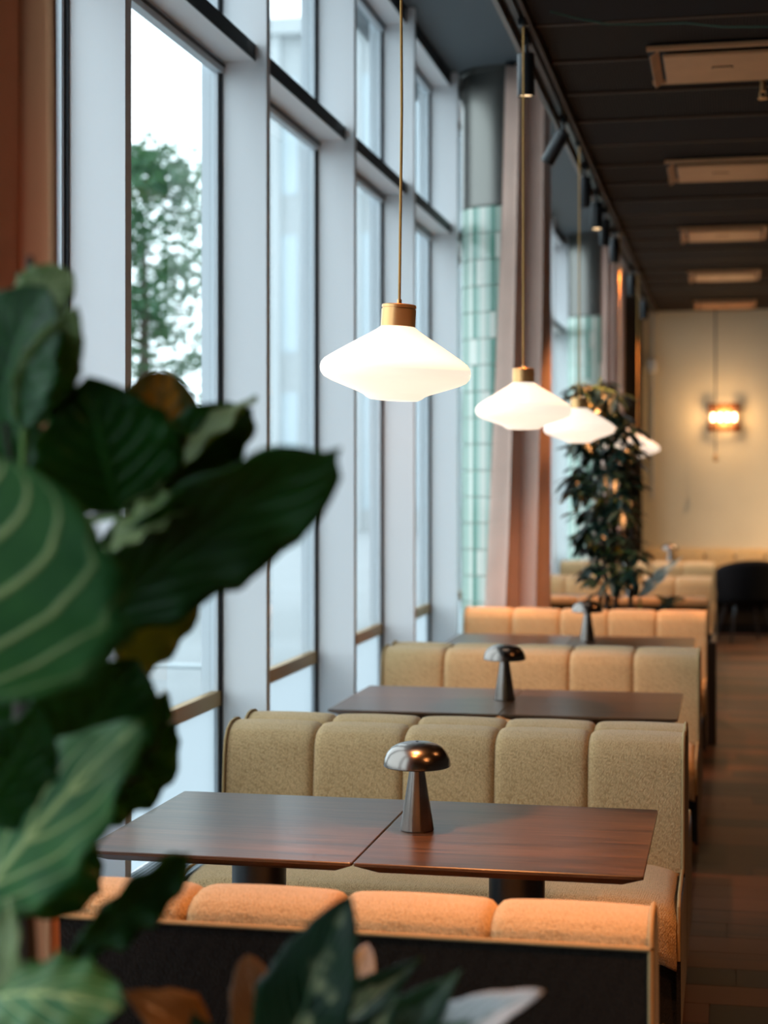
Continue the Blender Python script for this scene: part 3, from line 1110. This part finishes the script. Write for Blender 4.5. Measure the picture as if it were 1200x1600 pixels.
pc = at_y(1118, 652, FARY - .3)
pl_ = thing('pull_cord', 'dark cord with brass tassel hanging in front of the wall lamp', 'cord', (pc.x, FARY - .34, 0))
zt = at_y(1118, 722, FARY - .3).z
obj('line', MB().tube([(0, 0, zt + .08), (0, 0, CEIL + .02)], .007, 8), M['chair'], pl_)
obj('tassel', MB().lathe([(.006, zt + .10), (.020, zt + .07), (.024, zt + .02), (.012, zt)], 14), M['brass'], pl_)
pq = at_y(1020, 572, FARY)
cq = thing('wall_sensor', 'small pale fitting on a thin cable at the left of the cream wall', 'wall fitting', (pq.x, FARY, 0))
obj('cable', MB().tube([(0, -.012, 1.4), (0, -.012, CEIL)], .010, 8), M['frame_grey'], cq)
obj('fitting', MB().lathe([(.02, pq.z - .08), (.05, pq.z - .06), (.055, pq.z), (.045, pq.z + .06), (.015, pq.z + .08)], 18, (0, -.06, 0)), M['white_plastic'], cq)

# black chair near the far booths
ch = thing('tub_chair', 'black upholstered tub chair standing by the farthest booths', 'chair', (.15, 16.75, 0), math.radians(20))


def shell(s, q):
    a = math.radians(-205 + 230 * s)
    lean = 1 + .12 * q
    h = .82 - .17 * (abs(2 * s - 1) ** 2.2)
    return (.25 * lean * math.cos(a), .24 * lean * math.sin(a), .40 + (h - .40) * q)


sh = obj('back_shell', MB().grid(shell, 32, 8), M['chair'], ch)
s_ = sh.modifiers.new('solid', 'SOLIDIFY')
s_.thickness = .045
s_.offset = 0
obj('seat', MB().lathe([(.18, .36), (.235, .38), (.245, .42), (.23, .455), (.15, .468), (.01, .47)], 36), M['chair'], ch)
for sx in (-1, 1):
    for sy in (-1, 1):
        obj('leg', MB().tube([(sx * .15, sy * .14, .37), (sx * .22, sy * .21, 0)], [.016, .010], 10), M['chair_leg'], ch)

# ------------------------------------------------------------------ plants
def leaf_mb(base, tip, width, normal, bend=.06, fold=.25, wave=.02, shape='fiddle', nu=12, nv=28, seed=0, curl=0.0, waves=4.0, bow=(0, 0, 0)):
    r = random.Random(seed)
    base, tip = Vector(base), Vector(tip)
    ax = tip - base
    L = ax.length
    t = ax / L
    n = Vector(normal)
    n = (n - t * n.dot(t)).normalized()
    s = t.cross(n).normalized()
    ph = r.random() * 6.28
    bow = Vector(bow)
    mb = MB()
    mb.uv = []

    def wid(q):
        if shape == 'fiddle':       # broad above the middle, slightly waisted, blunt with a short tip
            v = math.sin(PI * min(1, q ** .85)) ** .62 * (.62 + .52 * q)
            if q > .95:
                v = v * .8 * ((1 - q) / .05) ** 1.3
            return v * .5
        if shape == 'round':
            return .5 * math.sin(PI * q ** .9) ** .55
        if shape == 'ovate':
            return .5 * math.sin(PI * q ** .8) ** .8
        return .5 * math.sin(PI * q ** .75) ** 1.15      # lanceolate

    def fn(a, q):
        e = 2 * a - 1
        w = width * wid(q)
        x = e * w
        z = abs(x) * math.tan(fold) + bend * L * math.sin(PI * q) + curl * L * q * q
        x += (.018 * width * math.sin(q * 29 + ph) + .010 * width * math.sin(q * 53 + 2 * ph)) * e * e * e * math.sin(PI * q)
        z += wave * L * math.sin(q * waves * 2 * PI + ph + (0 if e > 0 else 1.1)) * e * e
        return base + t * (L * q) + s * x + n * z + bow * (L * math.sin(PI * q))
    mb.grid(fn, nu, nv)
    for j in range(nv + 1):
        for i in range(nu + 1):
            mb.uv.append((i / nu, j / nv))
    return mb


def add_leaf(plant, mb, m, th=.0014, name='leaf'):
    o = plant.location
    mb.v = [(p[0] - o.x, p[1] - o.y, p[2] - o.z) for p in map(Vector, mb.v)]
    ob = obj(name, mb, m, plant, angle=80)
    sm = ob.modifiers.new('solid', 'SOLIDIFY')
    sm.thickness = th
    return ob


VIEW = Vector((SA, -CA, 0))        # towards the camera
RIGHT = Vector((CA, SA, 0))
UP = Vector((0, 0, 1))


def nrm(r, u, c):
    return RIGHT * r + UP * u + VIEW * c


# planter trough that holds the near plants
pt_ = thing('planter_trough', 'long black planter trough behind the nearest sofa, below the frame', 'planter', (-.30, 1.98, 0))
obj('box', MB().box(-.68, .68, -.28, -.25, 0, .62).box(-.68, .68, .25, .28, 0, .62).box(-.68, -.65, -.2499, .2499, 0, .62).box(.65, .68, -.2499, .2499, 0, .62).box(-.6499, .6499, -.2499, .2499, 0, .03), M['planter'], pt_)
obj('soil', MB().grid(lambda s, q: (-.648 + 1.296 * s, -.248 + .496 * q, .56 + .008 * math.sin(17 * s) * math.cos(9 * q)), 20, 8), M['soil'], pt_)

FD = 1.95
tr = at_d(40, 1500, FD)
fig = thing('fiddle_leaf_fig', 'large fiddle-leaf fig plant filling the left foreground', 'plant', (tr.x, tr.y, .565))
trunk = [Vector((tr.x, tr.y, .565)), at_d(42, 1560, FD), at_d(30, 1350, FD), at_d(38, 1150, FD), at_d(34, 1000, FD), at_d(36, 800, FD + .02), at_d(40, 640, FD + .02), at_d(46, 520, FD), at_d(47, 400, FD)]
o = fig.location
obj('trunk', MB().tube([p - o for p in trunk], [.016, .015, .014, .013, .013, .012, .010, .008, .004], 10), M['bark'], fig)

# base pixel, tip pixel, depth at base/tip, width in pixels, normal (right, up, to camera), options
figs = [
    # big dark leaf reaching right
    dict(b=(128, 1000), t=(533, 697), db=1.95, dt=1.72, w=215, n=(.45, -.05, .9), bend=.02, fold=.28, wave=.018, m='fig', seed=1, bow=.05),
    # folded leaf lying on top of it, sheen painted pale
    dict(b=(186, 805), t=(402, 620), db=1.90, dt=1.98, w=130, n=(-.35, .85, .25), bend=-.03, fold=.35, wave=.02, m='fig_pale', seed=2),
    dict(b=(190, 800), t=(395, 640), db=1.93, dt=2.0, w=150, n=(-.1, .4, .9), bend=-.03, fold=.35, wave=.02, m='fig', seed=32),
    dict(b=(120, 985), t=(345, 765), db=1.99, dt=1.95, w=190, n=(.35, -.1, .9), bend=.02, fold=.2, wave=.02, m='fig', seed=33),
    # upright broad leaf
    dict(b=(186, 800), t=(138, 588), db=1.9, dt=1.86, w=235, n=(.15, .1, 1), bend=.05, fold=.22, wave=.03, m='fig', seed=3, shape='ovate'),
    # ageing leaf with orange blotches
    dict(b=(228, 765), t=(258, 580), db=2.02, dt=2.08, w=140, n=(.2, .0, 1), bend=.03, fold=.15, wave=.02, m='fig_old', seed=4, shape='round'),
    # top-left leaf, dark hooded face
    dict(b=(8, 660), t=(72, 448), db=1.9, dt=1.84, w=190, n=(-.3, .25, 1), bend=.10, fold=.2, wave=.02, m='fig', seed=5, shape='round'),
    # pale drooping underside, tip at right
    dict(b=(38, 668), t=(120, 480), db=1.88, dt=1.80, w=92, n=(.35, .2, .9), bend=-.06, fold=.2, wave=.02, m='fig_pale', seed=6, shape='ovate'),
    # pale top flap and the bud above it
    dict(b=(35, 500), t=(112, 425), db=1.9, dt=1.88, w=95, n=(.1, .3, .95), bend=.12, fold=.1, wave=.02, m='fig_pale', seed=7, shape='round'),
    # big left leaf in the brighter, painted-lit green
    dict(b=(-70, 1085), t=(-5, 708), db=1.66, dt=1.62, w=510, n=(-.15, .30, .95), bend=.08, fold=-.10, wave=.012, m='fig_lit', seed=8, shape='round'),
    # pale streaked leaf right of it
    dict(b=(170, 855), t=(322, 775), db=1.82, dt=1.80, w=85, n=(-.2, .8, .6), bend=.05, fold=.2, wave=.03, m='fig_pale', seed=9, shape='ovate'),
    # olive backlit leaf below
    dict(b=(180, 1078), t=(318, 885), db=2.0, dt=2.05, w=105, n=(.45, -.1, .85), bend=-.05, fold=.15, wave=.04, m='fig_backlit', seed=10),
    # dark lower leaves
    dict(b=(60, 1230), t=(215, 1032), db=1.95, dt=1.9, w=210, n=(.4, -.1, .9), bend=.05, fold=.2, wave=.04, m='fig', seed=11, shape='round'),
    dict(b=(60, 1300), t=(262, 1082), db=2.02, dt=2.04, w=120, n=(.6, -.1, .7), bend=.05, fold=.2, wave=.05, m='fig', seed=12),
    dict(b=(110, 1290), t=(272, 1128), db=2.04, dt=2.06, w=150, n=(.5, -.1, .8), bend=.0, fold=.25, wave=.05, m='fig', seed=13),
    # lit lower leaf
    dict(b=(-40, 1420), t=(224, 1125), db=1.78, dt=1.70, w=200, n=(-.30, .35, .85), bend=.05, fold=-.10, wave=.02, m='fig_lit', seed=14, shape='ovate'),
    dict(b=(-40, 1290), t=(70, 1110), db=1.75, dt=1.72, w=160, n=(.2, -.2, .9), bend=.05, fold=.12, wave=.03, m='fig', seed=19, shape='ovate'),
    # narrow dark leaf
    dict(b=(112, 1500), t=(297, 1332), db=1.9, dt=1.88, w=90, n=(.3, -.1, .9), bend=.03, fold=.3, wave=.05, m='fig', seed=15),
    # bottom-left lit leaves
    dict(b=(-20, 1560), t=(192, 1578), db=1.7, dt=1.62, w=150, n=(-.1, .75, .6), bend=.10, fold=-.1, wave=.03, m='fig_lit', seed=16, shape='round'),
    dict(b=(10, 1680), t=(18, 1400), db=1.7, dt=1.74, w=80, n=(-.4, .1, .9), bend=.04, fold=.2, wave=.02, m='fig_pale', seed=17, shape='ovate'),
    # behind, filling the shade round the trunk
    dict(b=(40, 1120), t=(78, 1020), db=2.0, dt=2.05, w=70, n=(.2, .0, 1), bend=.03, fold=.15, wave=.03, m='fig_old', seed=18, shape='ovate'),
    dict(b=(35, 1200), t=(-40, 1020), db=2.0, dt=2.0, w=190, n=(.3, -.1, 1), bend=.05, fold=.15, wave=.03, m='fig', seed=20, shape='round'),
    dict(b=(35, 1430), t=(110, 1270), db=1.98, dt=2.02, w=170, n=(.3, -.1, 1), bend=.05, fold=.15, wave=.03, m='fig', seed=21, shape='round'),
    dict(b=(30, 760), t=(-70, 600), db=1.95, dt=1.95, w=170, n=(-.2, .1, 1), bend=.05, fold=.15, wave=.03, m='fig', seed=22, shape='ovate'),
]
M['fig_backlit'] = leaf_mat('fig_leaf_backlit', (.05, .075, .015), (.09, .12, .02), (.06, .08, .03), 7, trans=.45, tcol=(.35, .30, .04))  # olive tone paints in daylight coming through the leaf
for g in figs:
    B, T = at_d(*g['b'], g['db']), at_d(*g['t'], g['dt'])
    dm = (g['db'] + g['dt']) / 2
    mb = leaf_mb(B, T, g['w'] / F * dm * 1.05, nrm(*g['n']), g['bend'], g['fold'], g['wave'], g.get('shape', 'fiddle'), seed=g['seed'], bow=(0, 0, g.get('bow', 0)))
    add_leaf(fig, mb, M[g['m']])
    # petiole back to the nearest trunk height
    zb = B.z - .05
    best = min(trunk[1:], key=lambda p: abs(p.z - zb))
    mid = (B + best) / 2 - Vector((0, 0, .012))
    obj('petiole', MB().tube([p - o for p in (best, mid, B)], [.005, .004, .0035], 8), M['green_stem'] if g['m'] == 'fig_pale' else M['bark'], fig)

# variegated low plant at the bottom
cb = at_d(470, 1850, 2.0)
cal = thing('variegated_foliage_plant', 'low plant with dark variegated leaves in the bottom foreground', 'plant', (cb.x, cb.y, .565))
o2 = cal.location
cals = [
    dict(b=(445, 1690), t=(549, 1396), d=(1.95, 1.90), w=150, n=(-.3, .0, .95), bend=.10, fold=.2, m='calathea', seed=1, shape='ovate'),
    dict(b=(420, 1690), t=(385, 1492), d=(2.0, 2.05), w=85, n=(.2, .0, 1), bend=.04, fold=.12, m='calathea_brown', seed=2, shape='round'),
    dict(b=(520, 1660), t=(574, 1474), d=(2.05, 2.1), w=60, n=(.2, .1, .9), bend=.06, fold=.2, m='calathea_white', seed=3, shape='round'),
    dict(b=(490, 1640), t=(660, 1496), d=(2.0, 1.98), w=75, n=(.2, .6, .7), bend=.06, fold=.3, m='calathea', seed=4),
    dict(b=(560, 1670), t=(722, 1515), d=(1.95, 1.9), w=95, n=(.3, .5, .8), bend=.10, fold=.2, m='calathea2', seed=5),
    dict(b=(620, 1690), t=(846, 1548), d=(1.95, 1.85), w=85, n=(-.2, .6, .75), bend=.10, fold=.25, m='calathea_white', seed=6, shape='ovate'),
    dict(b=(330, 1660), t=(185, 1548), d=(1.95, 1.92), w=110, n=(-.1, .8, .5), bend=.10, fold=.2, m='calathea_brown', seed=7),
    dict(b=(400, 1680), t=(480, 1500), d=(2.02, 2.05), w=90, n=(.1, .2, 1), bend=.04, fold=.2, m='calathea', seed=8),
    dict(b=(520, 1690), t=(620, 1560), d=(1.92, 1.86), w=90, n=(.2, .4, .9), bend=.06, fold=.2, m='calathea', seed=9),
    dict(b=(610, 1710), t=(735, 1590), d=(1.9, 1.85), w=90, n=(.1, .6, .8), bend=.06, fold=.2, m='calathea2', seed=10),
    dict(b=(350, 1700), t=(300, 1580), d=(1.95, 1.9), w=100, n=(-.1, .5, .8), bend=.06, fold=.2, m='calathea', seed=11),
]
M['calathea2'] = leaf_mat('green_variegated_leaf', (.015, .06, .03), (.03, .11, .045), (.12, .2, .12), 9, rough=.3, trans=.2, patch=(.22, .30, .22), patch_amt=.36, slope=.5)
for g in cals:
    B, T = at_d(*g['b'], g['d'][0]), at_d(*g['t'], g['d'][1])
    mb = leaf_mb(B, T, g['w'] / F * g['d'][0] * 1.05, nrm(*g['n']), g['bend'], g['fold'], .012, g.get('shape', 'lance'), seed=g['seed'], waves=2)
    add_leaf(cal, mb, M[g['m']])
    foot = o2 + Vector(((B.x - o2.x) * .25, (B.y - o2.y) * .25, 0))
    mid = (B + foot) / 2 + Vector((0, 0, .04))
    obj('petiole', MB().tube([p - o2 for p in (foot, mid, B)], [.005, .004, .003], 8), M['green_stem'], cal)

# far planter with the umbrella plant
pb = thing('planter_trough', 'black planter trough between the golden sofa and the turned-away sofa', 'planter', (-.50, 10.515, 0))
obj('box', MB().box(-.42, .42, -.28, -.25, 0, .62).box(-.42, .42, .25, .28, 0, .62).box(-.42, -.39, -.2499, .2499, 0, .62).box(.39, .42, -.2499, .2499, 0, .62).box(-.3899, .3899, -.2499, .2499, 0, .03), M['planter'], pb)
obj('soil', MB().grid(lambda s, q: (-.388 + .776 * s, -.248 + .496 * q, .56 + .008 * math.sin(17 * s) * math.cos(9 * q)), 20, 8), M['soil'], pb)

um = thing('umbrella_plant', 'tall dark-leaved umbrella plant standing beyond the golden sofa', 'plant', (-.72, 10.5, .565))
ou = um.location
stems = []
for (u0, u1, vt, dy) in ((952, 905, 610, -.05), (965, 940, 600, .05), (985, 975, 690, .0)):
    p0 = at_y(u0, 960, 10.5 + dy)
    p0.z = .565
    pts_ = [p0]
    for q in (.25, .5, .75, 1):
        v = 960 + (vt - 960) * q
        pts_.append(at_y(u0 + (u1 - u0) * q * q + 5 * math.sin(7 * q + u0), v, 10.5 + dy))
    stems.append(pts_)
    obj('stem', MB().tube([p - ou for p in pts_], [.016, .013, .011, .009, .005], 8), M['bark'], um)


def whorl(seed, m):
    r = random.Random(seed)
    mb = MB()
    n = r.choice((7, 8, 9))
    for i in range(n):
        a = 2 * PI * i / n + r.uniform(-.15, .15)
        L = r.uniform(.085, .13)
        droop = r.uniform(.25, .8)
        d = Vector((math.cos(a), math.sin(a), -droop)).normalized()
        s = Vector((-math.sin(a), math.cos(a), 0))
        nn = d.cross(s).normalized()
        if nn.z < 0: nn = -nn
        w = L * .36
        st = d * .02
        b = len(mb.v)
        prof = [(0, .06), (.2, .62), (.45, 1), (.75, .75), (1, .03)]
        for q, ww in prof:
            c = st + d * (L * q) - nn * (.15 * L * q * q)
            mb.v += [tuple(c - s * w / 2 * ww + nn * w * .12 * ww), tuple(c), tuple(c + s * w / 2 * ww + nn * w * .12 * ww)]
        for j in range(len(prof) - 1):
            q = b + j * 3
            mb.f += [(q, q + 1, q + 4, q + 3), (q + 1, q + 2, q + 5, q + 4)]
        mb.tube([(0, 0, 0), tuple(st * 1.1)], .0022, 5)
    return mb.mesh('compound_leaf', m)


wm_ = [whorl(i, M['scheff']) for i in range(5)]
wy = [whorl(10, M['scheff_yellow'])]
r5 = random.Random(12)
# pixel outline of the crown: (v, u left, u right)
outl = [(600, 885, 965), (640, 890, 990), (680, 885, 1000), (720, 880, 1000), (760, 880, 1000), (800, 885, 1000), (840, 900, 1000), (880, 900, 1012), (930, 900, 1010)]
pet = MB()
leaves = []
for j in range(len(outl) - 1):
    v0, a0, b0 = outl[j]
    v1, a1, b1 = outl[j + 1]
    for i in range(15):
        q = r5.random()
        v = v0 + (v1 - v0) * q
        A, B_ = a0 + (a1 - a0) * q + 12, b0 + (b1 - b0) * q - 12
        s = (i + r5.random()) / 15
        if v < 660 and .32 < s < .5 and r5.random() < .7:
            continue
        leaves.append((A + (B_ - A) * s, v - 6, r5.uniform(10.2, 10.8)))
for i, (u, v, Y) in enumerate(leaves):
    p = at_y(u, v, Y)
    yel = i in (5, 32, 58, 65, 93)
    lf = link('compound_leaf', wy[0] if yel else wm_[i % 5], um, tuple(p - ou), r5.random() * 6.28)
    lf.scale = [r5.uniform(1.0, 1.35)] * 3
    lf.rotation_euler = (r5.uniform(-.35, .35), r5.uniform(-.35, .35), r5.random() * 6.28)
    st = min((q for S in stems for q in S[1:]), key=lambda q: abs(q.z - (p.z - .08)) * 2 + (q - p).length * .6)
    base = st.copy()
    mid = (base + p) / 2 + Vector((0, 0, .03))
    pet.tube([base - ou, mid - ou, p - ou], .003, 5)
obj('petioles', pet, M['green_stem'], um)

# leaning pale leaf stalk and a round dark leaf beside it
sd = thing('snake_plant', 'pale grey-green leaning blade leaf right of the umbrella plant', 'plant', (at_y(1000, 930, 10.55).x, 10.55, .565))
mb = leaf_mb(at_y(998, 935, 10.55), at_y(1068, 868, 10.5), .085, nrm(-.3, .6, .8), .03, .35, .01, 'lance')
add_leaf(sd, mb, mat('pale_blade', (.38, .47, .43), rough=.35, var=.4, var_scale=20))
obj('stalk', MB().tube([(0, 0, 0), (.0, 0, .12), at_y(1000, 934, 10.55) - sd.location], .006, 8), M['green_stem'], sd)
rd = thing('low_leafy_plant', 'small dark plant with round leaf peeking over the golden sofa', 'plant', (at_y(1050, 950, 10.5).x, 10.5, .565))
for i, (b, t, w) in enumerate((((1030, 948), (1072, 936), .08), ((1045, 950), (1025, 930), .06), ((890, 946), (930, 932), .06))):
    if i < 2:
        add_leaf(rd, leaf_mb(at_y(*b, 10.5), at_y(*t, 10.5), w, nrm(.1, .7, .6), .1, .1, .01, 'ovate'), M['scheff'])
obj('stalk', MB().tube([(0, 0, 0), (0, 0, .1), at_y(1038, 949, 10.5) - rd.location], .006, 8), M['green_stem'], rd)

# ------------------------------------------------------------------ added warm fill lights over the aisle, no such source seen (outside the view on the right)
def fill_light(x, y, label, w=30, col=WARM):
    t = thing('added_fill_light', label, 'fill_light', (x, y, CEIL + .0135), group='added aisle fill lights')
    obj('ring', MB().lathe([(.045, -.012), (.055, -.012), (.058, -.004), (.058, 0)], 28), M['black_metal'], t)
    obj('lens', MB().lathe([(.004, -.009), (.044, -.009), (.044, -.006)], 24), M['spot_lens'], t)
    ld = bpy.data.lights.new('fill_beam', 'SPOT')
    ld.energy = w
    ld.color = col
    ld.spot_size = math.radians(110)
    ld.spot_blend = .8
    ld.shadow_soft_size = .05
    lo = bpy.data.objects.new('fill_beam', ld)
    COL.objects.link(lo)
    lo.parent = t
    lo.location = (0, 0, -.03)


for i, yy in enumerate((2.2, 5.2, 8.6, 11.2, 13.7, 16.3)):
    fill_light(1.45, yy, 'added unseen warm downlight in the dark ceiling over the aisle', (430, 90, 90, 140, 260, 240)[i], WARM if yy < 13 else (1.0, .62, .32))
for x in (.75, 2.2):  # added pair that brightens the cream far wall
    fill_light(x, 16.9, 'added unseen warm downlight in the dark ceiling over the aisle', 190, (1.0, .66, .36))
